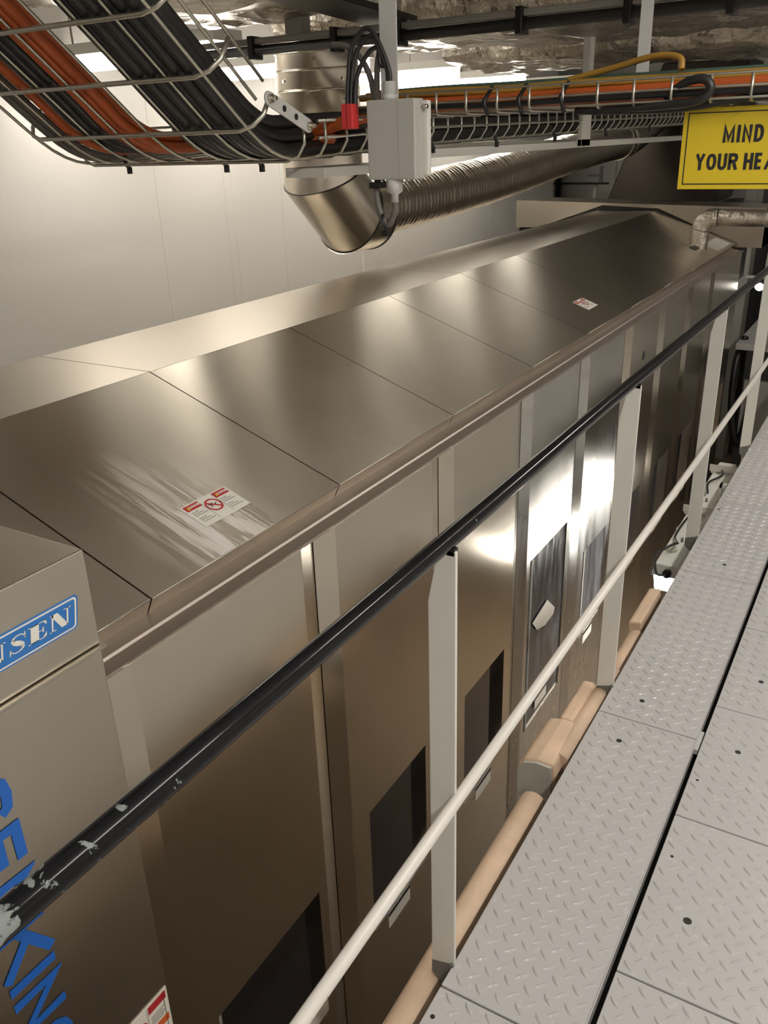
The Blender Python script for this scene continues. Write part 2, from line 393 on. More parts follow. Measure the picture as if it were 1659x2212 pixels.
# bearers under the plates
for x in (-.52, -.33, -.20, .38, 1.08, 1.74):
    box('bearer', (x-.02, -1.0, -.14), (x+.02, 8.9, -.015), 'primer', wk)
for y in (-.5, 1.3, 3.1, 4.9, 6.7, 8.5):
    box('cross_bearer', (-.5, y-.03, -.22), (1.76, y+.03, -.142), 'primer', wk)
box('seam_flange', (-.2722, -1.0, -.03), (-.2690, 9.0, .0022), 'plate', wk, bevel=.001)
box('seam_shade_strip', (-.31, -1.0, -.075), (-.225, 9.0, -.05), 'gasket', wk)  # added black strip, stands in for the shade inside the plate seam
box('seam_shim', (-.2688, 2.08, -.02), (-.2585, 2.17, -.004), 'plate', wk)

# ================================================================ guard rail
gr = thing('guard_rail', 'white guard rail with chipped black top rail along the walkway edge', 'railing')
PY0 = [-.04, 1.132, 2.262, 3.49, 4.80, 6.0, 7.2]
tube('top_rail', [(-.574, -.6, .985), (-.574, .6, .988), (-.574, 2.0, .988), (-.574, 4.6, .966), (-.574, 8.6, .955)], .0165, 'rail_black', gr, 20)
tube('mid_rail', [(-.548, -.6, .448), (-.548, 2.0, .457), (-.548, 8.6, .436)], .0118, 'rail_white', gr, 16)
for y in PY0:
    xo = -.001*max(0, y-1)
    pl = [(-.606, -.012), (-.553, .004), (-.553, .974), (-.586, .974), (-.606, .87)]
    po = prism('post', [(a+xo, b) for a, b in pl], 1, y-.004, y+.004, 'white_paint', gr, bevel=.0012)
    prism('foot', [(-.606+xo, -.012), (-.606+xo, -.045), (-.596+xo, -.058), (-.578+xo, -.068), (-.563+xo, -.075), (-.563+xo, .001)], 1, y-.0045, y+.0045, 'primer', po)
    cyl('bolt_head', (-.5575+xo, y-.004, .003), (0, -1, 0), .0055, .006, 'primer', po, 6)
    box('rail_clip', (-.572, y-.004, .966), (-.556, y+.010, .978), 'black', po)

# ================================================================ tunnel washer
tw = thing('tunnel_washer', 'long brushed stainless steel laundry machine with sloping roof beside the walkway', 'machine')
LIPX, LIPZ, RDX, RDZ, TLX = -1.38, .635, -2.13, .912, -2.685
Y0, PITCH, YE = .962, .79, 8.62
seamY = [Y0, 1.20, 2.0, 2.79, 3.60, 4.39, 5.20, 6.0, 6.82, 7.65, YE]
sl = Vector((RDX-LIPX, 0, RDZ-LIPZ)); SLL = sl.length; sl.normalize(); rn = Vector((-sl.z, 0, sl.x)); rn = rn if rn.z > 0 else -rn
for a, b in zip(seamY[:-1], seamY[1:]):
    g = .0025
    pp = [(LIPX, LIPZ), (RDX, RDZ), (RDX-.004, RDZ-.012), (LIPX-.006, LIPZ-.012)]
    o = prism('roof_panel', pp, 1, a+g, b-g, 'roof', tw, uvax=(0, 1))
    prism('drip_edge', [(LIPX+.001, LIPZ-.001), (LIPX-.003, LIPZ-.001), (LIPX-.024, LIPZ-.044), (LIPX-.020, LIPZ-.046)], 1, a+g, b-g, 'side', o)
    tube('fold_highlight', [(LIPX, a+g, LIPZ-.001), (LIPX, b-g, LIPZ-.001)], .0018, 'cab', o, 6)  # thin tube added so the lip catches a bright line
    if b-a > .5: cyl('rivet', (LIPX-.011, (a+b)/2, LIPZ-.02), (1, 0, 0), .004, .002, 'black', o, 8)
ty = [Y0, 2.0, 4.39, 6.8, YE]
for a, b in zip(ty[:-1], ty[1:]):
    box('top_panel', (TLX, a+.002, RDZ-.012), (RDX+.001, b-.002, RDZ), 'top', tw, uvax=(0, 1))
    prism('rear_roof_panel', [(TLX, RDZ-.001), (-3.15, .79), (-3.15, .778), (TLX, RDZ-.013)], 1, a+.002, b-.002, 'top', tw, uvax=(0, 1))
box('rear_wall', (-3.16, Y0, FM), (-3.14, YE, .785), 'side', tw)
box('inner_body', (-3.1, Y0+.01, FM+.05), (-1.42, YE-.02, .55), 'gasket', tw)
# gutter
prism('gutter', [(-1.412, .60), (-1.408, .590), (-1.352, .584), (-1.348, .578), (-1.305, .576), (-1.305, .566), (-1.415, .566), (-1.415, .60)], 1, Y0, YE, 'gutter', tw)
# side panels
SP = [.962] + [1.764+.785*k for k in range(0, 9)]
SP[-1] = YE-.02
ZT, ZB, XS, DX, BW = .570, -1.93, -1.30, .022, .085
def side_panel(a, b, mat, win=None, pane='pane'):
    g = .003
    Y = [a+g, a+BW, b-BW, b-g]; X = [XS-DX, XS, XS, XS-DX]
    if win:
        wy0, wy1, wz0, wz1 = win
        Ycuts = [Y[0], Y[1], wy0, wy1, Y[2], Y[3]]; Xc = [X[0], XS, XS, XS, XS, X[3]]; Z = [ZB, wz0, wz1, ZT]
    else:
        Ycuts, Xc, Z = Y, X, [ZB, ZT]
    V, F = [], []; nY = len(Ycuts)
    for z in Z:
        for yy, xx in zip(Ycuts, Xc): V.append((xx, yy, z))
    for r in range(len(Z)-1):
        for c in range(nY-1):
            if win and r == 1 and c == 2: continue
            F.append((r*nY+c, r*nY+c+1, (r+1)*nY+c+1, (r+1)*nY+c))
    t = (len(Z)-1)*nY; k = len(V)                      # top flange, tapering to the ends
    for i, (yy, xx) in enumerate(zip(Ycuts, Xc)):
        e = .010 if i in (0, nY-1) else .034
        V.append((xx-e, yy, ZT+.002))
    for c in range(nY-1): F.append((t+c, t+c+1, k+c+1, k+c))
    for c, s in ((0, 1), (nY-1, -1)):                 # returned side edges
        k = len(V); V += [(Xc[c]-.03, Ycuts[c], z) for z in Z]
        for r in range(len(Z)-1): F.append((r*nY+c, (r+1)*nY+c, k+r+1, k+r))
    o = mesh('side_panel', V, F, mat, tw, uvax=(2, 1))
    tube('fold_highlight', [(xx, yy, ZT+.001) for yy, xx in zip(Ycuts, Xc)], .0014, 'cab', o, 6)  # thin tube added for a bright line along the top fold
    if win:
        d = .035 if pane == 'pane' else .006
        pv = [(XS, wy0, wz0), (XS, wy1, wz0), (XS, wy1, wz1), (XS, wy0, wz1)]; qv = [(XS-d, *q[1:]) for q in pv]
        mesh('window_reveal', pv+qv, [(0, 1, 5, 4), (1, 2, 6, 5), (2, 3, 7, 6), (3, 0, 4, 7)], 'side', o)
        box('window_pane', (XS-d-.004, wy0-.005, wz0-.005), (XS-d, wy1+.005, wz1+.005), pane, o)
        box('window_bar', (XS-d+.001, wy0+.02, wz0), (XS-d+.008, wy0+.035, wz1), 'greymetal', o)
    return o
panels = []
for k in range(len(SP)-1):
    a, b = SP[k], SP[k+1]
    win = (a+.195, b-.165, -1.2, -.605) if b-a > .5 else None
    if k == 3: win = (a+.13, b-.13, -1.3, -.28)
    if k == 0: win = (1.13, b-.13, -1.25, -.675)
    panels.append(side_panel(a, b, 'side_smear' if k in (3, 4) else 'side', win, 'pane_smear' if k in (3, 4) else 'pane'))
box('seam_backing', (XS-.075, .97, ZB), (XS-.05, YE-.03, ZT-.02), 'gasket', tw)
# paper slip and data labels on the panels
def decal(name, pts, parent, mat='paper', x=XS+.0015):
    n = len(pts); V = [(x-.001, *q) for q in pts]+[(x+.0005, *q) for q in pts]
    F = [tuple(range(n-1, -1, -1)), tuple(range(n, 2*n))]+[(i, (i+1) % n, n+(i+1) % n, n+i) for i in range(n)]
    return mesh(name, V, F, mat, parent)
decal('paper_slip', [(3.735, -.625), (3.86, -.735), (3.84, -.765), (3.72, -.77), (3.60, -.735), (3.53, -.66)], panels[3])
for k, (y, z) in {1: (2.06, -1.235), 2: (2.87, -1.235), 3: (3.62, -1.2), 4: (4.42, -1.235)}.items():
    d = decal('data_label', [(y, z-.05), (y+.17, z-.05), (y+.17, z+.03), (y, z+.03)], panels[k])
    d['label'] = 'small white data label with dark blue band'
    decal('label_band', [(y, z+.012), (y+.17, z+.012), (y+.17, z+.03), (y, z+.03)], panels[k], 'ink', XS+.0025)
h = cyl('cable_hole', (XS-.006, 5.28, .33), (1, 0, 0), .028, .0075, 'gasket', panels[5], 20); h['label'] = 'round black hole in the steel panel'

# warning labels on the roof
def roofpt(y, s, h=.001): return Vector((LIPX, y, LIPZ))+sl*s+rn*h
def roof_label(y0, y1, s0, s1, name='warning_label'):
    def q(a, b, h=.0015): return roofpt(y0+(y1-y0)*a, s1+(s0-s1)*b, h)      # a along the machine, b down the slope
    def quad(nm, a0, a1, b0, b1, mat, par, h=.0022):
        top = [q(a0, b0, h), q(a1, b0, h), q(a1, b1, h), q(a0, b1, h)]; bot = [p_-rn*.0012 for p_ in top]
        return mesh(nm, bot+top, [(3, 2, 1, 0), (4, 5, 6, 7), (0, 1, 5, 4), (1, 2, 6, 5), (2, 3, 7, 6), (3, 0, 4, 7)], mat, par)
    L = quad(name, 0, 1, 0, 1, 'paper', tw, .0015); L['label'] = 'white warning label with red headers and a red prohibition ring'
    ux = Vector((0, 1, 0)); uy = sl
    for a in (.04, .66):
        quad('danger_header', a, a+.30, .05, .27, 'red', L)
        tri = [q(a+.03, .22, .003), q(a+.095, .22, .003), q(a+.062, .10, .003)]
        mesh('warning_triangle', [p_-rn*.0006 for p_ in tri]+tri, [(2, 1, 0), (3, 4, 5)], 'yellow', L)
        text('danger_word', 'DANGER', (s1-s0)*.115, 'paper', q(a+.20, .16, .0026), ux, uy, L, .0002, .0004)
        for i in range(6):
            b = .36+i*.075+(.06 if i > 2 else 0)
            quad('text_line', a+.02, a+.02+.26*(.55+.45*((i*7) % 3)/2), b, b+.028, 'grey_ink', L)
    for a in (.345, .655): quad('divider', a, a+.006, .05, .95, 'grey_ink', L)
    c = q(.5, .44, .0026); r1, r2 = (s1-s0)*.27, (s1-s0)*.215; n = 28; V = []; F = []
    for i in range(n):
        t = 2*math.pi*i/n; dv = ux*math.cos(t)+uy*math.sin(t); V += [c+dv*r1, c+dv*r2]
    F = [(2*i, 2*((i+1) % n), 2*((i+1) % n)+1, 2*i+1) for i in range(n)]
    mesh('prohibition_ring', V, F, 'red', L)
    dv = (ux-uy).normalized(); e = (ux+uy).normalized(); ww = (s1-s0)*.03
    mesh('prohibition_bar', [c-dv*r2-e*ww, c+dv*r2-e*ww, c+dv*r2+e*ww, c-dv*r2+e*ww], [(0, 1, 2, 3)], 'red', L)
    k = (s1-s0)*.13; cc = c-rn*.0003                    # small climbing figure
    fig = [(-1.2, .55, -.5, .25), (-.5, .25, .2, .0), (.2, 0, 1.0, .25), (.2, 0, .7, -.6), (-.5, .25, -.8, -.4), (-.5, .25, .1, .7)]
    for x0, y0_, x1, y1_ in fig:
        A = cc+ux*x0*k+uy*y0_*k; B = cc+ux*x1*k+uy*y1_*k; dd = (B-A).normalized(); nn = rn.cross(dd)*k*.14
        mesh('figure_limb', [A-nn, B-nn, B+nn, A+nn], [(0, 1, 2, 3)], 'ink', L)
    return L
roof_label(1.510, 1.694, .105, .204)
roof_label(4.781, 4.945, .137, .241)

# end frame of the roof, with a black gasket
ef = prism('end_frame', [(-3.56, .735), (-3.12, .745), (-3.12, .805), (-2.66, .957), (-2.12, .932), (-1.46, .66), (-1.46, .60), (-1.16, .60), (-1.16, .945), (-3.56, 1.0)], 1, YE+.03, YE+.55, 'top', tw, uvax=(0, 2))
prism('gasket', [(-3.15, .77), (-2.66, .945), (-2.12, .922), (-1.40, .63), (-1.44, .52), (-3.15, .70)], 1, YE-.004, YE+.04, 'gasket', tw)
box('end_block', (-1.44, YE+.04, .30), (-1.33, YE+.35, .64), 'gasket', tw)
box('end_frame_shadow_gap', (-3.55, YE+.1, .64), (-3.2, YE+.5, .735), 'gasket', tw)  # black block stands in for the shadow below the frame

# loading chute behind the end frame
lc = thing('loading_chute', 'tall steel chute, darkened as in shade, rising behind the end of the machine', 'chute')
V = [(-2.80, 9.22, .93), (-1.72, 9.22, .93), (-1.72, 10.1, .93), (-2.80, 10.1, .93), (-2.36, 9.30, 2.2), (-1.55, 9.30, 2.2), (-1.55, 10.1, 2.2), (-2.36, 10.1, 2.2)]
mesh('chute_body', V, BF, 'chute', lc, bevel=.01)
box('chute_base', (-2.85, 9.2, FZ), (-1.6, 10.12, .93), 'chute', lc)
box('chute_flange', (-2.83, 9.205, .925), (-1.70, 10.12, .955), 'side', lc)

# ================================================================ end cabinet with maker's plate and lettering
ec = thing('end_cabinet', 'steel end cabinet with blue plate and blue upright lettering', 'cabinet')
CX, CY = -1.27, .957
box('upper_cover', (-2.60, -.9, .684), (CX, CY, .896), 'cab', ec, bevel=.003)
box('cover_lip', (-2.60, -.9, .676), (CX+.012, CY+.004, .6825), 'cab', ec, bevel=.001)
box('lower_front', (-2.60, -.9, FM), (CX-.001, CY, .675), 'cab', ec, bevel=.003)
def seg(nm, pts, x0, x1, mat, par):
    n = len(pts); V = [(x0, *q) for q in pts]+[(x1, *q) for q in pts]
    return mesh(nm, V, [tuple(range(n-1, -1, -1)), tuple(range(n, 2*n))]+[(i, (i+1) % n, n+(i+1) % n, n+i) for i in range(n)], mat, par)
def rounded(y0, y1, z0, z1, r, shear=0, n=5):
    P = []
    for cy, cz, a0 in ((y1-r, z1-r, 0), (y0+r, z1-r, 90), (y0+r, z0+r, 180), (y1-r, z0+r, 270)):
        for i in range(n+1):
            a = math.radians(a0+90*i/n); yy, zz = cy+r*math.cos(a), cz+r*math.sin(a); P.append((yy+shear*(zz-z0), zz))
    return P
mp = seg('maker_plate', rounded(.578, .911, .746, .815, .009, .2), CX, CX+.0015, 'blue2', ec); mp['label'] = 'blue maker plate with white border and white letters'
seg('plate_border', rounded(.581, .908, .749, .812, .008, .2), CX+.001, CX+.0019, 'paper', mp)
seg('plate_field', rounded(.5845, .9045, .7525, .8085, .006, .2), CX+.0015, CX+.0023, 'blue2', mp)
def serif_letter(ch, y, z, wd, h, x):
    """fat-face serif capitals built from slabs"""
    def P_(pts): return [(y+a*wd, z+b*h) for a, b in pts]
    T = .13
    L = []
    if ch == 'E':
        L = [[(.12, 0), (.52, 0), (.52, 1), (.12, 1)], [(0, 0), (.9, 0), (.9, .05), (0, .05)], [(0, .95), (.9, .95), (.9, 1), (0, 1)],
             [(.9, 0), (.9, .32), (.84, .2), (.70, .05)], [(.9, 1), (.9, .68), (.84, .8), (.70, .95)], [(.52, .475), (.72, .475), (.72, .525), (.52, .525)], [(.72, .34), (.76, .34), (.76, .66), (.72, .66), (.66, .5)]]
    elif ch == 'N':
        L = [[(.10, 0), (.18, 0), (.18, 1), (.10, 1)], [(.82, .0), (.90, .0), (.90, 1), (.82, 1)], [(.0, 1), (.38, 1), (.90, .0), (.58, .0), (.10, .92)],
             [(0, 0), (.32, 0), (.32, .05), (0, .05)], [(.68, .95), (1.02, .95), (1.02, 1), (.68, 1)]]
    elif ch == 'J':
        L = [[(.42, .2), (.76, .2), (.76, 1), (.42, 1)], [(.28, .95), (.92, .95), (.92, 1), (.28, 1)], [(.76, .22), (.66, .06), (.42, 0), (.15, .02), (.04, .14), (.08, .27), (.22, .27), (.3, .12), (.42, .2)]]
    elif ch == 'S':
        cl = [(.88, .72, .06), (.80, .88, .05), (.60, .97, .05), (.34, .95, .07), (.20, .82, .14), (.26, .66, .2), (.46, .54, .22), (.66, .42, .22), (.78, .27, .18), (.72, .11, .10), (.52, .03, .05), (.30, .05, .05), (.14, .16, .05), (.08, .30, .06)]
        L = []
        for (a0, b0, t0), (a1, b1, t1) in zip(cl[:-1], cl[1:]):
            d_ = Vector((a1-a0, b1-b0)).normalized(); n_v = Vector((-d_.y, d_.x))
            L.append([(a0+n_v.x*t0*.6, b0+n_v.y*t0*.6), (a1+n_v.x*t1*.6, b1+n_v.y*t1*.6), (a1-n_v.x*t1*.6, b1-n_v.y*t1*.6), (a0-n_v.x*t0*.6, b0-n_v.y*t0*.6)])
        L += [[(.84, .66), (.92, .66), (.90, 1.0), (.84, 1.0)], [(.04, 0), (.10, 0), (.12, .34), (.04, .34)]]
        return L, P_
        o = [(.86, .70), (.86, .98), (.80, .98), (.76, .93), (.60, 1.0), (.34, 1.0), (.14, .90), (.08, .74), (.14, .58), (.34, .48), (.58, .38), (.66, .26), (.60, .12), (.46, .05), (.26, .09), (.14, .22), (.11, .32), (.06, .32), (.06, .02), (.11, .02), (.15, .07), (.32, 0), (.62, 0), (.84, .10), (.93, .28), (.86, .46), (.66, .56), (.42, .66), (.34, .78), (.40, .90), (.54, .95), (.70, .88), (.80, .70)]
        L = [o]
    return L, P_
for ch, yy, wd in (('J', .602, .040), ('E', .648, .046), ('N', .697, .049), ('S', .753, .040), ('E', .795, .046), ('N', .843, .049)):
    sh = .20; z0, hh = .7655, .0335
    L, P_ = serif_letter(ch, yy, z0, wd, hh, 0)
    V, F = [], []
    bmL = bmesh.new()
    for poly in L:
        pts = [(a+sh*(b-.746), b) for a, b in P_(poly)]
        vs_ = [bmL.verts.new((CX+.0031, a, b)) for a, b in pts]
        try: f_ = bmL.faces.new(vs_)
        except ValueError: pass
    bmesh.ops.triangulate(bmL, faces=bmL.faces[:])
    for f_ in bmL.faces:
        f_.normal_update()
        if f_.normal.x < 0: f_.normal_flip()
    me = bpy.data.meshes.new('plate_letter'); bmL.to_mesh(me); bmL.free(); me.materials.append(M['paper'])
    link(bpy.data.objects.new('plate_letter', me), mp)
for ch, za, zb in (('S', .553, .452), ('E', .436, .336), ('N', .321, .226), ('K', .208, .083), ('I', .077, .055), ('N', .034, -.067), ('G', -.092, -.195)):
    word('blue_letter', ch, (za-zb,), 0, .108, .0225, 'blue', (CX, .646, za), (0, 0, -1), (0, 1, 0), ec, .0008, False)
# warning label at the lower front
wl_ = seg('warning_label', [(.77, -.50), (.952, -.50), (.952, -.32), (.77, -.32)], CX-.0005, CX+.0012, 'paper', ec); wl_['label'] = 'white warning label with dark red header at the cabinet foot'
seg('label_frame', [(.938, -.50), (.9395, -.50), (.9395, -.325), (.938, -.325)], CX+.001, CX+.0018, 'ink', wl_)
seg('danger_header', [(.888, -.352), (.946, -.352), (.946, -.327), (.888, -.327)], CX+.001, CX+.0018, 'red', wl_)
seg('orange_bar', [(.888, -.428), (.946, -.428), (.946, -.405), (.888, -.405)], CX+.001, CX+.0018, 'orange_ink', wl_)
seg('divider', [(.883, -.50), (.885, -.50), (.885, -.327), (.883, -.327)], CX+.001, CX+.0018, 'grey_ink', wl_)
for i in range(4): seg('text_line', [(.893, -.372-i*.008), (.938-.006*(i % 2), -.372-i*.008), (.938-.006*(i % 2), -.368-i*.008), (.893, -.368-i*.008)], CX+.001, CX+.0018, 'grey_ink', wl_)
ring = []
for i in range(24):
    t = 2*math.pi*i/24; ring.append((CX+.0018, .86+.02*math.cos(t), -.375+.02*math.sin(t)))
inner = [(CX+.0018, .86+(b-.86)*.76, -.375+(c+.375)*.76) for a, b, c in ring]
mesh('prohibition_ring', ring+inner, [(i, (i+1) % 24, 24+(i+1) % 24, 24+i) for i in range(24)], 'red', wl_)

# ================================================================ insulated steam pipe at the far end
ip = thing('insulated_pipe', 'foil wrapped pipe rising from the far roof and bending right', 'pipe')
def foil_pipe(nm, P, r, par, n=18):
    P = smoothpath(P, 5); rr = [r*(1+.05*noise.noise(Vector((i*.7, r, 1)))) for i in range(len(P))]
    V, F = tube_data(P, rr, n); return mesh(nm, V, F, 'foil', par, smooth=True)
bx, by = -1.545, 7.80
foil_pipe('riser', [(bx, by, .66), (bx, by, .75), (bx, by, .84)], .072, ip)
foil_pipe('elbow', [(bx, by, .83), (bx+.015, by, .885), (bx+.07, by, .925), (bx+.13, by, .93)], .075, ip)
foil_pipe('branch', [(bx+.12, by, .93), (-.9, by, .93), (-.2, by, .93), (.8, by, .93)], .068, ip)
def roof_quad(nm, y0, y1, s0, s1, mat):
    t_ = [roofpt(y0, s0, .004), roofpt(y1, s0, .004), roofpt(y1, s1, .004), roofpt(y0, s1, .004)]; b_ = [q-rn*.003 for q in t_]
    return mesh(nm, b_+t_, BF, mat, ip)
roof_quad('base_plate', 7.95, 8.5, .03, .17, 'paper'); roof_quad('cut_out', 7.60, 7.80, .15, .21, 'gasket')

# the machine was drawn from its panel pitch; bring it to its true size, standing on the lower floor
def true_size(root):
    for o in root.children_recursive:
        o.data.transform(Matrix.Translation((0, 0, FZ-FM*MS)) @ Matrix.Scale(MS, 4)); o.data.update()
for r_ in (tw, ec, ip): true_size(r_)
# ================================================================ lagging pipe under the walkway edge
lg = thing('lagged_pipe', 'beige lagged pipe running below the edge of the walkway plates', 'pipe')
P = [(-.617, y, -.088+.004*math.sin(y*5)) for y in [x*.25-1 for x in range(14)]]
tube('pipe_sleeve', [q for q in P if q[1] <= 1.9], .037, 'lagging', lg, 14)
prism('valve_jacket', [(-.700, -.165), (-.705, -.06), (-.685, -.030), (-.645, -.018), (-.600, -.020), (-.590, -.06), (-.590, -.165)], 1, 1.845, 2.06, 'lagging', lg, bevel=.008)
prism('jacket_end', [(-.698, -.16), (-.70, -.065), (-.683, -.036), (-.645, -.024), (-.602, -.026), (-.595, -.16)], 1, 1.834, 1.844, 'lag_end', lg)
prism('upper_sleeve', [(-.665, -.13), (-.668, -.045), (-.655, -.02), (-.620, -.02), (-.608, -.045), (-.606, -.13)], 1, 2.062, 2.285, 'lagging', lg, bevel=.008)
tube('rear_sleeve', [(-.60, 1.9, -.05), (-.595, 2.1, -.045), (-.592, 2.4, -.05)], .03, 'lagging', lg, 12)
tube('far_sleeve', [(-.60, 2.42, -.085), (-.598, 2.58, -.085), (-.600, 2.72, -.09)], .034, 'lagging', lg, 12)
prism('far_jacket', [(-.640, -.12), (-.642, -.05), (-.630, -.045), (-.596, -.04), (-.588, -.12)], 1, 2.75, 3.04, 'lagging', lg, bevel=.006)

# ================================================================ waterproof batten light hung below the walkway edge
bl = thing('batten_light', 'dirty white waterproof batten light hung below the walkway edge', 'light')
LX0, LX1, LZ = -.715, -.600, -.115
for y0, y1 in ((3.40, 4.80),):
    prism('housing', [(LX0+.012, LZ), (LX1-.012, LZ), (LX1, LZ-.05), (LX1, LZ-.062), (LX0, LZ-.062), (LX0, LZ-.05)], 1, y0, y1, 'white_paint', bl, bevel=.006)
    prism('diffuser', [(LX0+.006, LZ-.063), (LX1-.006, LZ-.063), (LX1-.016, LZ-.135), (LX0+.016, LZ-.135)], 1, y0+.01, y1-.01, 'tube_under', bl, bevel=.006)
cyl('cable_gland', (-.648, 3.398, LZ-.035), (0, -1, 0), .018, .022, 'black', bl)
cyl('cable_boss', (-.668, 3.55, LZ), (0, 0, 1), .022, .012, 'lag_end', bl)
tube('supply_cable', [(-.648, 3.375, LZ-.035), (-.685, 3.36, LZ-.03), (-.705, 3.40, LZ+.03), (-.675, 3.47, LZ+.05), (-.65, 3.54, LZ+.045), (-.66, 3.60, LZ+.018), (-.69, 3.7, LZ+.006), (-.685, 3.9, LZ+.01), (-.66, 4.05, LZ+.03)], .0055, 'black', bl, 8, 5)
tube('rear_cable', [(-.66, 4.25, LZ+.02), (-.685, 4.4, LZ+.02), (-.64, 4.5, LZ+.03), (-.66, 4.62, LZ+.02)], .0055, 'black', bl, 8, 5)
for y in (3.42, 3.9, 4.4, 4.77):
    for x in (LX0-.004, LX1+.004): box('latch', (x-.005, y-.012, LZ-.066), (x+.005, y+.012, LZ-.035), 'primer', bl)
for y in (3.66, 4.18): cyl('stud', (-.650, y, LZ), (0, 0, 1), .006, .02, 'primer', bl, 8)
for y in (4.00, 4.62):
    br = box('bracket', (LX0-.006, y-.02, LZ+.012), (-.565, y+.02, LZ+.02), 'box', bl, bevel=.002)
    box('bracket_flange', (LX0-.006, y-.02, LZ+.02), (-.575, y-.015, LZ+.05), 'box', br)
    box('bracket_foot', (LX0+.002, y-.018, LZ+.001), (LX0+.03, y+.018, LZ+.012), 'box', br)

# set the batten to its place below the plate edge, carried by hangers from the walkway bearers
T_ = Matrix.Translation((-.70, 3.604, -.218)) @ Matrix.Scale(1.06, 4) @ Matrix.Translation((.66, -3.4, .115))
for o in bl.children_recursive: o.data.transform(T_)
for y in (4.24, 4.897):
    box('bracket_hanger', (-.604, y-.02, -.20), (-.592, y+.02, -.03), 'box', bl)
    box('hanger_arm', (-.604, y-.02, -.045), (-.545, y+.02, -.03), 'box', bl)
# ================================================================ foil wrapped ventilation ducts overhead
def foil_duct(label, x0, x1, y0, y1, z0, z1, seed, amp=.03):
    prof = []
    r = min(.09, (z1-z0)*.4)
    for cy, cz, a0 in ((y1-r, z1-r, 0), (y0+r, z1-r, 90), (y0+r, z0+r, 180), (y1-r, z0+r, 270)):
        for i in range(4):
            a = math.radians(a0+90*i/3); prof.append((cy+r*math.cos(a), cz+r*math.sin(a)))
    P2 = []
    for i in range(len(prof)):
        a, b = Vector(prof[i]), Vector(prof[(i+1) % len(prof)]); k = max(1, int((b-a).length/.05))
        P2 += [a+(b-a)*t/k for t in range(k)]
    n = len(P2); nx = int((x1-x0)/.045)
    V, F = [], []
    for i in range(nx+1):
        x = x0+(x1-x0)*i/nx
        for q in P2:
            v_ = Vector((x, q.x, q.y)); d = noise.noise_vector(v_*4.5+Vector((seed, 0, 0)))*amp+noise.noise_vector(v_*13+Vector((0, seed, 0)))*amp*.42
            sag = -.025*max(0, math.sin((x-x0)*2.6+seed))
            V.append(v_+d+Vector((0, 0, sag)))
    for i in range(nx):
        for k in range(n): F.append((i*n+k, i*n+(k+1) % n, (i+1)*n+(k+1) % n, (i+1)*n+k))
    F.append(tuple(range(n-1, -1, -1))); F.append(tuple(range(nx*n, (nx+1)*n)))
    o = mesh('foil_duct', V, F, 'foil'); tag(o, label, 'duct'); return o
foil_duct('crinkled foil duct overhead, closest of the three to the grey cable loop tray', -2.48, .15, 1.98, 2.96, 2.04, 2.42, 1.0)
foil_duct('crinkled foil duct overhead, above the grey conduit with black clips', -2.46, .2, 3.24, 4.56, 2.02, 2.45, 5.0)
foil_duct('crinkled foil duct overhead, furthest back above the spiral duct', -2.46, .1, 4.84, 6.1, 1.99, 2.42, 9.0)
tp = mesh('black_tape', [(-1.80, 2.35, 2.02), (-1.60, 2.25, 2.02), (-1.60, 2.95, 1.99), (-1.80, 2.98, 1.995), (-1.80, 2.35, 2.0), (-1.60, 2.25, 2.0), (-1.60, 2.95, 1.97), (-1.80, 2.98, 1.975)], BF, 'black')
tag(tp, 'black tape strip across the crinkled foil duct', 'tape')

# grey conduit with black clips
cd = thing('conduit', 'grey conduit with black clips crossing below the foil ducts', 'conduit')
box('channel', (-2.95, 2.85, 1.945), (1.5, 2.89, 1.965), 'greymetal', cd, bevel=.003)
tube('conduit_pipe', [(-2.9, 2.865, 1.925), (1.5, 2.865, 1.925)], .017, 'darkmetal', cd, 12)
for x in (-2.25, -1.88, -1.62, -1.18, -.84, -.55):
    box('clip', (x-.012, 2.835, 1.895), (x+.012, 2.898, 1.972), 'black', cd, bevel=.003)
for x in (-2.78, -2.05): box('hanger', (x-.035, 2.84, 1.965), (x+.035, 2.9, 2.62), 'greymetal', cd)

# ================================================================ spiral duct and flexible duct
sd = thing('spiral_duct', 'shiny metal duct with elbow dropping from the ceiling', 'duct')
DXc, DYc, DR = -2.42, 3.52, .185
tube('riser', [(DXc, DYc, 2.6), (DXc, DYc, 1.60)], DR, 'zinc', sd, 40)
for z in (1.97, 1.90, 1.82, 1.62):
    P = [(DXc+(DR+.001)*math.cos(t*math.pi/16), DYc+(DR+.001)*math.sin(t*math.pi/16), z+.012*math.sin(t*math.pi/16)) for t in range(33)]
    tube('seam_ring', P, .0045, 'zinc', sd, 6)
for i, (t, z) in enumerate([(200, 1.93), (250, 1.85), (300, 1.93), (230, 1.70), (290, 1.80), (340, 1.85)]):
    a = math.radians(t); cyl('rivet', (DXc+DR*math.cos(a), DYc+DR*math.sin(a), z), (math.cos(a), math.sin(a), 0), .007, .004, 'zinc', sd, 8)
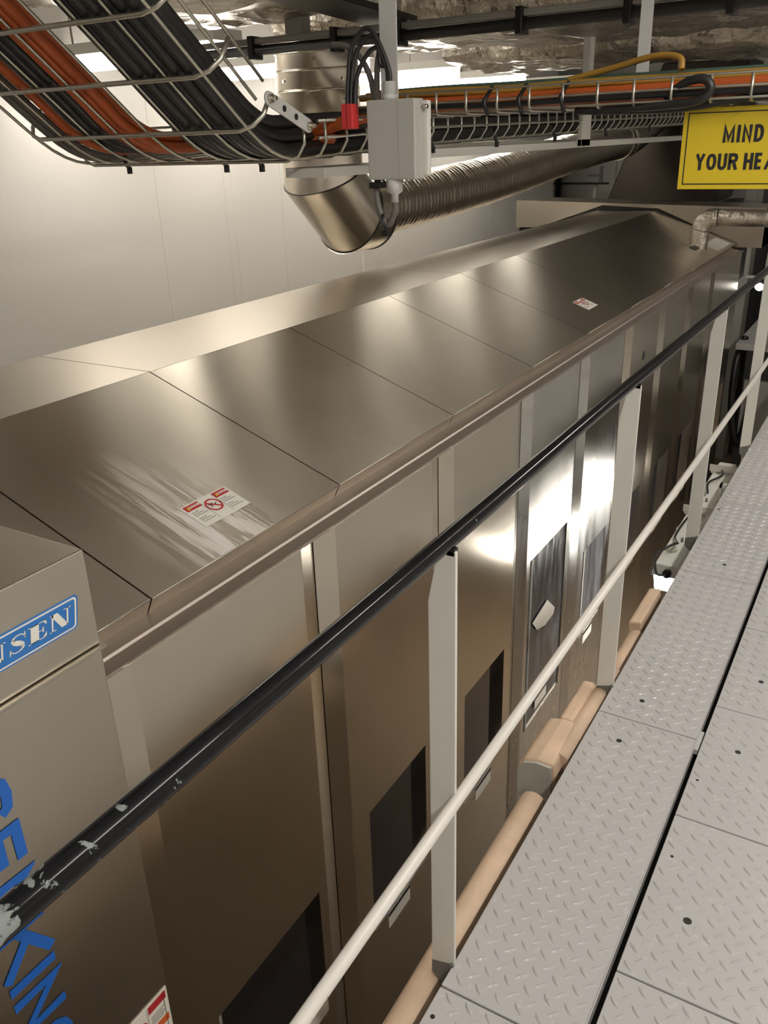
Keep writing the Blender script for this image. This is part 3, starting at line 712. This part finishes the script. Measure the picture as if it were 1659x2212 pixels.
# segmented elbow turning into the run along the machine
C3 = [Vector((DXc, DYc, 1.60)), Vector((DXc, DYc, 1.46)), Vector((DXc, DYc+.21, 1.275)), Vector((DXc, DYc+.36, 1.275))]
cuts = [Vector((0, 0, -1)), Vector((0, math.sin(math.radians(22)), -math.cos(math.radians(22)))), Vector((0, math.sin(math.radians(66)), -math.cos(math.radians(66)))), Vector((0, 1, 0))]
el = C3
for i in range(3):
    axis = (C3[i+1]-C3[i]).normalized(); side = Vector((1, 0, 0)); oth = axis.cross(side); V, F = [], []
    for j in (i, i+1):
        for k in range(48):
            t = 2*math.pi*k/48; q = C3[j]+side*math.cos(t)*DR+oth*math.sin(t)*DR
            q += axis*((C3[j]-q).dot(cuts[j])/axis.dot(cuts[j])); V.append(q)
    F = [(k, (k+1) % 48, 48+(k+1) % 48, 48+k) for k in range(48)]
    mesh('elbow_segment', V, F, 'zinc', sd, smooth=True)
    P = [q+(q-C3[i+1]).normalized()*.001 for q in V[48:]]; P.append(P[0])
    tube('seam_ring', P, .004, 'darkmetal', sd, 6)
fd = thing('flexible_duct', 'ribbed foil flexible duct running along above the machine', 'duct')
P = []; rr = []
n_ = 560
for i in range(n_+1):
    t = i/n_; y = el[-1].y-.02+t*(8.4-el[-1].y)
    P.append((DXc, y, 1.285+.24*t-.02*math.sin(t*6))); rr.append(.140+.0038*(1 if i % 5 == 0 else (.5 if i % 5 in (1, 4) else 0))+.006*noise.noise(Vector((i*.12, 0, 0))))
rr[0] = rr[1] = DR*.85
V, F = tube_data(P, rr, 30); mesh('ribbed_sleeve', V, F, 'flex', fd, smooth=True)
tube('clamp_band', [(DXc, 8.2, 1.523), (DXc, 8.26, 1.527)], .152, 'zinc', fd, 30)
foil_pipe('end_sleeve', [(DXc, 8.36, 1.53), (DXc+.05, 8.6, 1.60), (DXc+.15, 8.95, 1.78), (DXc+.25, 9.25, 2.0)], .15, fd, 24)

# ================================================================ wire cable tray that comes down from the ceiling and runs along the machine
XL, XR = -2.13, -1.385
def prof(s):
    """tray bottom: s = y"""
    if s < 1.70: return 1.645-(s-1.70)*.80
    if s < 1.90:
        t = (s-1.70)/.20; return 1.645-.80*.20*(t-t*t/2)
    return 1.565+(s-1.90)*.035 if s < 2.6 else 1.5895+(s-2.6)*.0145
ct = thing('cable_tray', 'wire mesh cable tray sloping down from ceiling above the machine', 'cable tray')
ysl = [.75, 1.0, 1.3, 1.55, 1.68, 1.72, 1.76, 1.80, 1.84, 1.88, 1.92, 2.1, 2.6, 4.0, 5.5, 7.0]
def nrm_at(y):
    d = (prof(y+.01)-prof(y-.01))/.02; v_ = Vector((0, -d, 1)); return v_.normalized()
nlong = 8
for k in range(nlong):
    x = XL+(XR-XL)*k/(nlong-1)
    tube('long_wire', [(x, y, prof(y)) for y in ysl], .0042, 'wire', ct, 7)
SIDE = .095
def sidewire(x, h):
    ymax = 7.0
    a = [y for y in ysl if y <= 1.70]; P1 = []
    for y in a:
        q = Vector((x, y, prof(y)))+nrm_at(y)*h; P1.append(q)
    return P1
for x, sgn in ((XL-.03, -1), (XR+.035, 1)):
    for h_ in (.045, SIDE): tube('side_wire', sidewire(x, h_), .0042, 'wire', ct, 7)
    for h_ in (.045, SIDE-.01): tube('side_wire', [(x, y, prof(y)+h_) for y in [1.95, 2.2, 2.6, 4, 5.5, 7.0]], .0042, 'wire', ct, 7)
def cross_path(y):
    nv = nrm_at(y); c = Vector((0, y, prof(y)))-nv*.006
    P_ = []
    for x, h_ in ((XL-.03, SIDE), (XL-.03, .04), (XL-.012, .012), (XL+.02, 0), (XR-.02, 0), (XR+.015, .012), (XR+.035, .04), (XR+.035, SIDE)):
        P_.append(c+Vector((x, 0, 0))+nv*h_)
    return P_
for y in (.90, 1.035, 1.17, 1.305, 1.44, 1.575, 1.71):
    tube('cross_wire', cross_path(y), .0058, 'wire', ct, 8)
yy = 1.885
proto = None
while yy < 7.0:
    tube('cross_wire', cross_path(yy), .0045 if yy < 2.6 else .0036, 'wire', ct, 6); yy += .10
# zinc splice plate with slots and bolts
A_, B_ = Vector((-1.335, 1.735, 1.698)), Vector((-1.335, 1.885, 1.640)); dd = (B_-A_).normalized(); up = dd.cross(Vector((1, 0, 0)))
up = up if up.z > 0 else -up
hw = .016; c0 = []
for t in range(13):
    a = math.pi/2+math.pi*t/12; c0.append(A_+dd*math.cos(a)*hw+up*math.sin(a)*hw)
for t in range(13):
    a = -math.pi/2+math.pi*t/12; c0.append(B_+dd*math.cos(a)*hw+up*math.sin(a)*hw)
n = len(c0); off = Vector((.004, 0, 0))
mesh('splice_plate', c0+[q+off for q in c0], [tuple(range(n)), tuple(range(2*n-1, n-1, -1))]+[(i, n+i, n+(i+1) % n, (i+1) % n) for i in range(n)], 'pvc', ct)
for t in (.36, .66): cyl('slot', A_+(B_-A_)*t+off, (1, 0, 0), .0075, .0006, 'gasket', ct, 14)
for t in (0, 1): cyl('splice_bolt', A_+(B_-A_)*t+off, (1, 0, 0), .010, .008, 'zinc', ct, 6); cyl('bolt_stud', A_+(B_-A_)*t+off*2, (1, 0, 0), .005, .016, 'zinc', ct, 8)
for x, y in ((-1.985, 1.90), (-1.62, 1.90), (-1.50, 1.90), (-1.36, 2.6), (-1.36, 3.1), (-1.36, 3.7), (-1.36, 4.4), (-1.36, 5.2)):
    tube('cable_tie', [(x-.01, y, prof(y)+.05), (x, y-.012, prof(y)-.004), (x+.004, y, prof(y)-.018)], .006, 'black', ct, 6)
    cyl('tie_head', (x, y, prof(y)-.03), (0, 0, 1), .0075, .018, 'black', ct, 8)
# white support rail below the level part
sr = thing('tray_support', 'white support rail under the level wire cable tray', 'bracket')
box('rail', (-1.46, 2.55, 1.545), (-1.37, 7.0, 1.572), 'white_paint', sr, bevel=.002)
box('near_rail', (-1.50, 2.0, 1.515), (-1.37, 2.55, 1.54), 'white_paint', sr, bevel=.002)
box('drop_arm', (-1.365, 4.0, 1.55), (-1.345, 4.12, 1.83), 'white_paint', sr, bevel=.002)
box('cross_arm', (-2.2, 4.0, 1.548), (-1.345, 4.12, 1.58), 'white_paint', sr, bevel=.002)
box('hanger', (-1.37, 4.03, 1.83), (-1.34, 4.09, 2.62), 'white_paint', sr)

# cables in the sloping tray
def lay(x, h, ys_, wig, seed):
    return [Vector((x+wig*noise.noise(Vector((y*2, seed, 0))), y, 0))+Vector((0, 0, prof(y)))+nrm_at(y)*h for y in ys_]
k = 0
yb = [.78, 1.0, 1.25, 1.5, 1.68, 1.78, 1.88, 2.0, 2.3, 2.8, 3.6, 4.6, 5.8, 6.9]
blk = [(-1.425-.037*i, .02) for i in range(6)]+[(-1.44-.037*i, .053) for i in range(5)]+[(-1.46-.038*i, .086) for i in range(4)]
ORD = ('first', 'second', 'third', 'fourth', 'fifth', 'sixth')
for bi, (x, h_) in enumerate(blk):
    row, pos = (('bottom', bi) if bi < 6 else ('middle', bi-6) if bi < 11 else ('top', bi-11))
    o = tube('black_cable', lay(x, h_, yb, .012, k), .0185, 'cable_black', None, 10, 3); k += 1
    tag(o, 'thick black cable in the sloping wire tray, %s layer, %s from the splice plate side' % (row, ORD[pos]), 'cable', 'thick black cables in the sloping tray')
for bi, (x, h_) in enumerate(((-2.085, .016), (-2.05, .016), (-2.03, .04), (-2.10, .04))):
    o = tube('grey_cable', lay(x, h_, yb, .01, k), .013, 'cable_grey', None, 8, 3); k += 1
    tag(o, 'grey cable along the outer edge of the sloping tray, '+('lower outer', 'lower inner', 'upper inner', 'upper outer')[bi], 'cable', 'grey cables at the edge of the sloping tray')
yo = [.78, 1.0, 1.25, 1.48, 1.62, 1.72]
def turn(x, h_, ye, z2, dx):
    P_ = lay(x, h_, yo, .006, k); l = P_[-1]
    e = P_[-1]-P_[-2]
    P_ += [l+Vector((.05, .10, -.045)), Vector((x+.17+dx, ye-.03, 1.60+h_*.5)), Vector((x+.34+dx, ye, 1.60+h_*.5)), Vector((-1.45, ye+.02, 1.625)), Vector((-1.22, ye+.02, z2-.005)), Vector((-.95, ye+.02, z2)), Vector((-.4, ye+.02, z2+.004)), Vector((.3, ye+.03, z2+.012)), Vector((1.6, ye, z2+.02))]
    return P_
oc = [(-1.845, .018, 2.02, 1.674, .02), (-1.815, .018, 2.045, 1.680, .04), (-1.785, .02, 2.07, 1.676, .06), (-1.83, .046, 2.05, 1.682, .04), (-1.80, .048, 2.075, 1.686, .06), (-2.0, .018, 2.035, 1.668, -.02)]
for bi, (x, h_, ye, z2, dx) in enumerate(oc):
    o = tube('orange_cable', turn(x, h_, ye, z2, dx), .0125, 'cable_orange', None, 10, 5); k += 1
    lab = 'single orange cable apart from the others, at the outer side of the sloping tray' if x == -2.0 else 'orange cable curving from sloping tray into crossing tray, %s' % ('lower left', 'lower middle', 'lower right', 'upper left', 'upper right', '')[bi]
    tag(o, lab, 'cable', None if x == -2.0 else 'orange cables')
for bi, (x, h_, ye, z2, dx) in enumerate(((-1.88, .018, 2.10, 1.668, 0), (-1.913, .018, 2.13, 1.668, 0), (-1.90, .045, 2.19, 1.69, .03), (-1.945, .02, 2.2, 1.672, .03))):
    o = tube('black_cable', turn(x, h_, ye, z2, dx), .0135, 'cable_black', None, 8, 5); k += 1
    tag(o, 'black cable curving beside the orange cables, '+('nearest them', 'second', 'on top', 'outermost')[bi], 'cable', 'black cables beside the orange ones')

# ================================================================ wire tray crossing over the walkway
cx_ = thing('crossing_tray', 'narrow wire mesh cable tray crossing above the walkway', 'cable tray')
TY0, TY1, TZ, TH = 2.0, 2.25, 1.657, .045
def xz(x): return TZ+.010*(x+1.05)/.75*0
for y, z_ in ((TY0, TZ), (TY0, TZ+.022), (TY0, TZ+TH), (TY0+.08, TZ), (TY0+.165, TZ), (TY1, TZ), (TY1, TZ+.022), (TY1, TZ+TH)):
    tube('long_wire', [(-1.30, y, z_), (-.5, y, z_+.001), (1.8, y, z_+.006)], .0028, 'wire', cx_, 6)
first = None
for i in range(38):
    x = -1.27+i*.0785
    if first is None:
        first = tube('cross_wire', [(x, TY0-.004, TZ+TH), (x, TY0-.004, TZ+.006), (x, TY0+.004, TZ-.004), (x, TY1-.004, TZ-.004), (x, TY1+.004, TZ+.006), (x, TY1+.004, TZ+TH)], .0032, 'wire', cx_, 6)
    else: clone(first, cx_, (i*.0785, 0, 0))
for x in (-.62, -.30, .4):
    box('hanger_strip', (x-.014, TY1+.004, TZ), (x+.014, TY1+.009, 2.05), 'pvc', cx_)
for x in (-.905, -.82, -.72): tube('cable_tie', [(x, TY0+.03, TZ+.05), (x-.004, TY0-.008, TZ+.02), (x+.004, TY0-.002, TZ-.012)], .005, 'black', cx_, 6)
xs = [-1.30, -1.1, -.9, -.7, -.5, -.25, .05, .5, 1.6]
for i, (y, z_, r_, mt_, lab, pos) in enumerate([(2.16, 1.672, .010, 'cable_grey', 'grey', 'middle'), (2.19, 1.688, .009, 'cable_grey', 'grey', 'upper'), (2.08, 1.699, .008, 'cable_yellow', 'yellow', 'front'), (2.11, 1.704, .008, 'cable_yellow', 'yellow', 'rear'), (2.15, 1.710, .010, 'cable_green', 'dark green', 'topmost'), (2.2, 1.672, .010, 'cable_grey', 'grey', 'rearmost'), (2.215, 1.678, .010, 'cable_black', 'black', 'rear'), (2.018, 1.667, .007, 'cable_black', 'black', 'front')]):
    o = tube(lab.split()[-1]+'_cable', [(x, y+.012*noise.noise(Vector((x*3, i, 0))), z_+.006*noise.noise(Vector((x*4, i, 5)))+.004) for x in xs], r_, mt_, None, 8, 5)
    tag(o, lab+' cable lying in the crossing wire tray, '+pos+' one', 'cable', lab+' cables in the crossing tray')
o = tube('yellow_cable', [(-.78, 2.15, 1.715), (-.66, 2.14, 1.735), (-.56, 2.12, 1.752), (-.50, 2.10, 1.745), (-.49, 2.09, 1.72)], .007, 'cable_yellow', None, 8, 6)
tag(o, 'yellow cable arching up out of the crossing tray', 'cable')
o = tube('coiled_cable', [(-.50, 2.02, 1.665), (-.46, 2.0, 1.69), (-.42, 1.99, 1.695), (-.405, 1.99, 1.675), (-.43, 1.99, 1.655), (-.50, 2.0, 1.65), (-.60, 2.02, 1.648), (-.66, 2.03, 1.645)], .009, 'cable_black', None, 8, 6)
tag(o, 'black cable looped below the crossing tray above the yellow sign', 'cable')
o = tube('black_cable', [(-.70, 2.03, 1.648), (-.55, 2.02, 1.643), (-.45, 2.02, 1.645), (-.30, 2.03, 1.66), (0, 2.05, 1.665)], .008, 'cable_black', None, 8, 6)
tag(o, 'black cable strapped under the crossing tray beside the looped cable', 'cable')
# small conduit and clip bits above the crossing tray
# ================================================================ yellow sign
sg = thing('warning_sign', 'yellow sign reading MIND YOUR HEAD hanging from the crossing tray', 'sign')
SX0, SX1, SZ0, SZ1, SY = -.466, -.205, 1.482, 1.644, 2.05
box('sign_board', (SX0, SY, SZ0), (SX1, SY+.004, SZ1), 'yellow', sg, bevel=.001)
bo, bt = .0095, .0022
for nm, lo, hi in (('t', (SX0+bo, SZ1-bo-bt), (SX1-bo, SZ1-bo)), ('b', (SX0+bo, SZ0+bo), (SX1-bo, SZ0+bo+bt)), ('l', (SX0+bo, SZ0+bo), (SX0+bo+bt, SZ1-bo)), ('r', (SX1-bo-bt, SZ0+bo), (SX1-bo, SZ1-bo))):
    box('border_line', (lo[0], SY-.0006, lo[1]), (hi[0], SY, hi[1]), 'ink', sg)
mxs = (SX0+SX1)/2
word('sign_letter', 'MIND', (.0235, .0062, .0185, .0185), .0045, .0335, .0064, 'ink', (mxs-.006, SY, 1.591), (1, 0, 0), (0, 0, 1), sg)
word('sign_letter', 'YOUR HEAD', (.0205, .0205, .0185, .0200, .0055, .0185, .0165, .0250, .0190), .0028, .0325, .0062, 'ink', (mxs-.004, SY, 1.537), (1, 0, 0), (0, 0, 1), sg)
for x in (-.44, -.25): tube('hanging_tie', [(x, SY+.002, SZ1-.006), (x, SY-.004, SZ1+.008), (x, SY+.01, TZ+.012)], .002, 'black', sg, 5)

# ================================================================ junction box on its mast
jb = thing('junction_box', 'grey junction box with cable glands hung in front of the trays', 'box')
JX0, JX1, JZ0, JZ1, JY = -1.160, -1.031, 1.514, 1.688, 1.88
box('body', (JX0, JY, JZ0), (JX1, JY+.045, JZ1), 'box', jb, bevel=.003)
box('lid', (JX0+.004, JY+.0455, JZ0+.006), (JX1+.012, JY+.062, JZ1-.004), 'white_paint', jb, bevel=.004)
box('fold_line', (JX1-.044, JY-.0006, JZ0+.004), (JX1-.0435, JY, JZ1-.004), 'grey_ink', jb)
cyl('lid_screw', (JX1+.004, JY+.035, JZ1-.018), (1, 0, 0), .005, .012, 'zinc', jb, 8)
gx = -1.108
tube('top_gland', [(gx, JY+.022, JZ1), (gx, JY+.022, JZ1+.012), (gx, JY+.022, JZ1+.0125), (gx, JY+.022, JZ1+.038)], [.019, .019, .0155, .0155], 'pvc', jb, 8)
tube('bottom_gland', [(gx+.008, JY+.022, JZ0), (gx+.008, JY+.022, JZ0-.028), (gx+.008, JY+.022, JZ0-.034), (gx+.008, JY+.022, JZ0-.052)], [.021, .019, .009, .009], 'pvc', jb, 12)
mast = box('mast', (-1.157, 1.946, 1.52), (-1.112, 1.951, 2.10), 'pvc'); tag(mast, 'flat light grey metal strip that carries the junction box', 'bracket')
ra = thing('red_clamp', 'red plastic clamp on the tray beside the junction box', 'clamp')
box('clamp_body', (-1.222, 1.865, 1.628), (-1.190, 1.895, 1.683), 'redplastic', ra, bevel=.003); box('clamp_slit', (-1.2065, 1.8645, 1.632), (-1.2055, 1.866, 1.680), 'ink', ra)
for i, (x0, top, x1) in enumerate(((-1.217, 1.838, -1.108), (-1.207, 1.822, -1.114), (-1.195, 1.797, -1.112))):
    o = tube('loop_cable', [(x0, 1.885, 1.66), (x0+.002, 1.89, 1.72), (x0+.012, 1.895, top-.04), (x0+.038, 1.90, top-.006), (x0+.062, 1.90, top-.002), (-1.13, 1.90, top-.035), (x1, 1.902, 1.75+i*.003), (x1+.002, 1.902, JZ1+.03)], .0055, 'cable_black', None, 8, 6)
    tag(o, 'thin black cable looping from the red clamp into the box, %s' % ('outermost', 'middle', 'innermost')[i], 'cable', 'loop cables of the junction box')
for i, P_ in enumerate(([(-1.31, 1.97, 1.82), (-1.262, 1.97, 1.812), (-1.222, 1.97, 1.78), (-1.197, 1.97, 1.73), (-1.188, 1.97, 1.66)], [(-1.155, 1.962, 1.83), (-1.168, 1.962, 1.795), (-1.176, 1.962, 1.755), (-1.178, 1.962, 1.70), (-1.174, 1.962, 1.66)])):
    o = tube('grey_cable', P_, .0075, 'cable_grey', None, 8, 6)
    tag(o, 'grey cable dropping behind the junction box, %s one' % ('left', 'right')[i], 'cable')
lo_ = thing('cable_loop', 'grey cable looping below the junction box with a black tie', 'cable')
tube('cable', [(gx+.008, 1.902, JZ0-.045), (gx+.006, 1.902, JZ0-.075), (gx-.012, 1.90, JZ0-.105), (gx-.03, 1.90, JZ0-.085), (gx-.042, 1.90, JZ0-.045), (gx-.045, 1.91, JZ0-.005), (gx-.045, 1.95, JZ0+.03)], .0085, 'cable_grey', lo_, 10, 7)
tube('tie', [(gx-.02, 1.89, JZ0-.078), (gx-.022, 1.888, JZ0-.10), (gx-.012, 1.888, JZ0-.118)], .004, 'black', lo_, 6)
box('tie_head', (gx-.02, 1.882, JZ0-.13), (gx-.006, 1.894, JZ0-.116), 'black', lo_)
box('cable_clip', (gx-.056, 1.885, JZ0-.02), (gx-.022, 1.915, JZ0-.006), 'black', lo_, bevel=.002)

# ================================================================ lamps along the wall and above the walkway
def tube_light(label, x, y0, y1, z, mat, group=None):
    t = thing('ceiling_light', label, 'light', group=group)
    box('housing', (x-.06, y0, z), (x+.06, y1, z+.05), 'white_paint', t, bevel=.005)
    prism('diffuser', [(x-.055, z-.002), (x+.055, z-.002), (x+.035, z-.05), (x-.035, z-.05)], 1, y0+.02, y1-.02, mat, t, bevel=.006)
    for y in (y0+.2, y1-.2): tube('hanger_rod', [(x, y, z+.05), (x, y, 2.62)], .005, 'wire', t, 6)
    return t
for y_, l_ in ((3.02, 'seen behind the orange cables'), (4.06, 'left of the spiral duct'), (5.1, 'behind the spiral duct'), (6.15, 'right of the junction box'), (7.3, 'nearest the far end')):
    t = thing('ceiling_light', 'bright crosswise batten light by the top of the white wall, '+l_, 'light', group='lights by the wall')
    box('housing', (-3.58, y_-.09, 1.985), (-2.50, y_+.09, 2.03), 'white_paint', t, bevel=.004)
    box('diffuser', (-3.56, y_-.08, 1.932), (-2.52, y_+.08, 1.983), 'tube_wall', t, bevel=.008)
    for x in (-3.4, -2.98): tube('hanger_rod', [(x, y_, 2.03), (x, y_, 2.62)], .005, 'wire', t, 6)
for y_, l_ in ((-1.9, 'behind the viewer'), (.3, 'above the viewer'), (2.5, 'just past the viewer'), (4.7, 'at the far end')):
    tube_light('batten light on the ceiling over the walkway, '+l_, .75, y_, y_+1.4, 2.45, 'tube_walk', 'walkway lights')
# ================================================================ far end: door, barrier, machinery
dr = bpy.data.objects.new('door_1', None); link(dr); struct(dr)
box('door_leaf', (-4.75, 11.44, FZ), (-3.46, 11.48, 1.9), 'wall', dr, bevel=.004)
box('door_edge', (-3.46, 11.42, FZ), (-3.38, 11.49, 1.95), 'white_paint', dr)
hp = box('handle_plate', (-3.585, 11.43, 1.03), (-3.535, 11.44, 1.22), 'greymetal', dr); box('lever', (-3.72, 11.40, 1.10), (-3.54, 11.42, 1.125), 'greymetal', hp)
fb = thing('barrier', 'black barrier with post and bar by the far door', 'barrier')
box('post', (-3.86, 10.6, FZ), (-3.79, 10.66, 1.25), 'black', fb); box('bar', (-3.95, 10.58, 1.045), (-3.2, 10.61, 1.07), 'black', fb)
box('white_post', (-3.42, 10.7, FZ), (-3.38, 10.74, 1.04), 'white_paint', fb)
gc = box('steel_column', (-1.375, 8.93, FZ), (-1.285, 9.02, .72), 'box'); tag(gc, 'grey steel column at the far end of the machine', 'column')
tg = box('dark_column', (-1.27, 9.1, FZ), (-1.13, 9.3, 1.2), 'darkmetal'); tag(tg, 'dark column behind the grey steel column', 'column')
cn = thing('control_unit', 'light grey machine table with dark base beyond the guard rail', 'machine')
box('table_top', (-1.10, 7.5, -.085), (-.64, 8.9, -.03), 'box', cn, bevel=.006)
box('base', (-1.02, 7.6, FZ), (-.68, 8.8, -.085), 'darkmetal', cn)
box('back_panel', (-.95, 8.95, -.03), (-.62, 9.05, 1.0), 'greymetal', cn)
box('side_panel', (-1.0, 7.56, -.9), (-.7, 7.6, -.35), 'greymetal', cn)
for i in range(6):
    x = -1.12+i*.055
    o = tube('hose', [(x, 9.08, 1.3), (x+.02*math.sin(i), 9.02, .8), (x-.02, 9.0, .35), (x+.03, 8.92, .0)], .012+.004*(i % 2), 'cable_black' if i % 3 else 'white_paint', None, 8, 5)
    tag(o, 'upright hose beside the dark column, '+ORD[i]+' from the left', 'hose', 'hoses beyond the guard rail')
o = tube('hose', [(-1.06, 7.7, -.02), (-1.08, 7.52, -.2), (-1.06, 7.48, -.6), (-.98, 7.5, -.9), (-.93, 7.52, -.6), (-.92, 7.54, -.3)], .03, 'black', None, 12, 6)
tag(o, 'thick black hose hanging below the grey machine table', 'hose')
lp = thing('spot_lamp', 'small bright lamp shining beyond the guard rail', 'lamp')
mesh('bulb', *tube_data(smoothpath([(-1.03, 7.9, .40), (-1.03, 7.9, .37), (-1.03, 7.9, .34)], 3), [.01, .028, .036, .04, .036, .028, .01], 14), 'bulb', lp, smooth=True)
box('lamp_arm', (-1.15, 7.9, .44), (-.75, 7.93, .46), 'white_paint', lp)
tube('lamp_holder', [(-1.03, 7.9, .40), (-1.03, 7.915, .45)], .014, 'black', lp, 10)
cb = thing('clear_curtain', 'hanging clear plastic strip curtain past the chute', 'curtain')
for i in range(4): box('strip', (-1.50+i*.11, 9.6+.01*(i % 2), .95), (-1.40+i*.11, 9.604+.01*(i % 2), 2.2), 'pvc', cb)
sh = thing('black_shelf', 'black bracket with tools to the right of the end frame', 'bracket')
box('ledge', (-1.0, 8.3, 1.03), (-.5, 8.5, 1.06), 'black', sh); tube('cable', [(-1.0, 8.4, 1.0), (-.85, 8.35, 1.10), (-.8, 8.35, 1.25)], .012, 'cable_grey', sh, 8, 5)
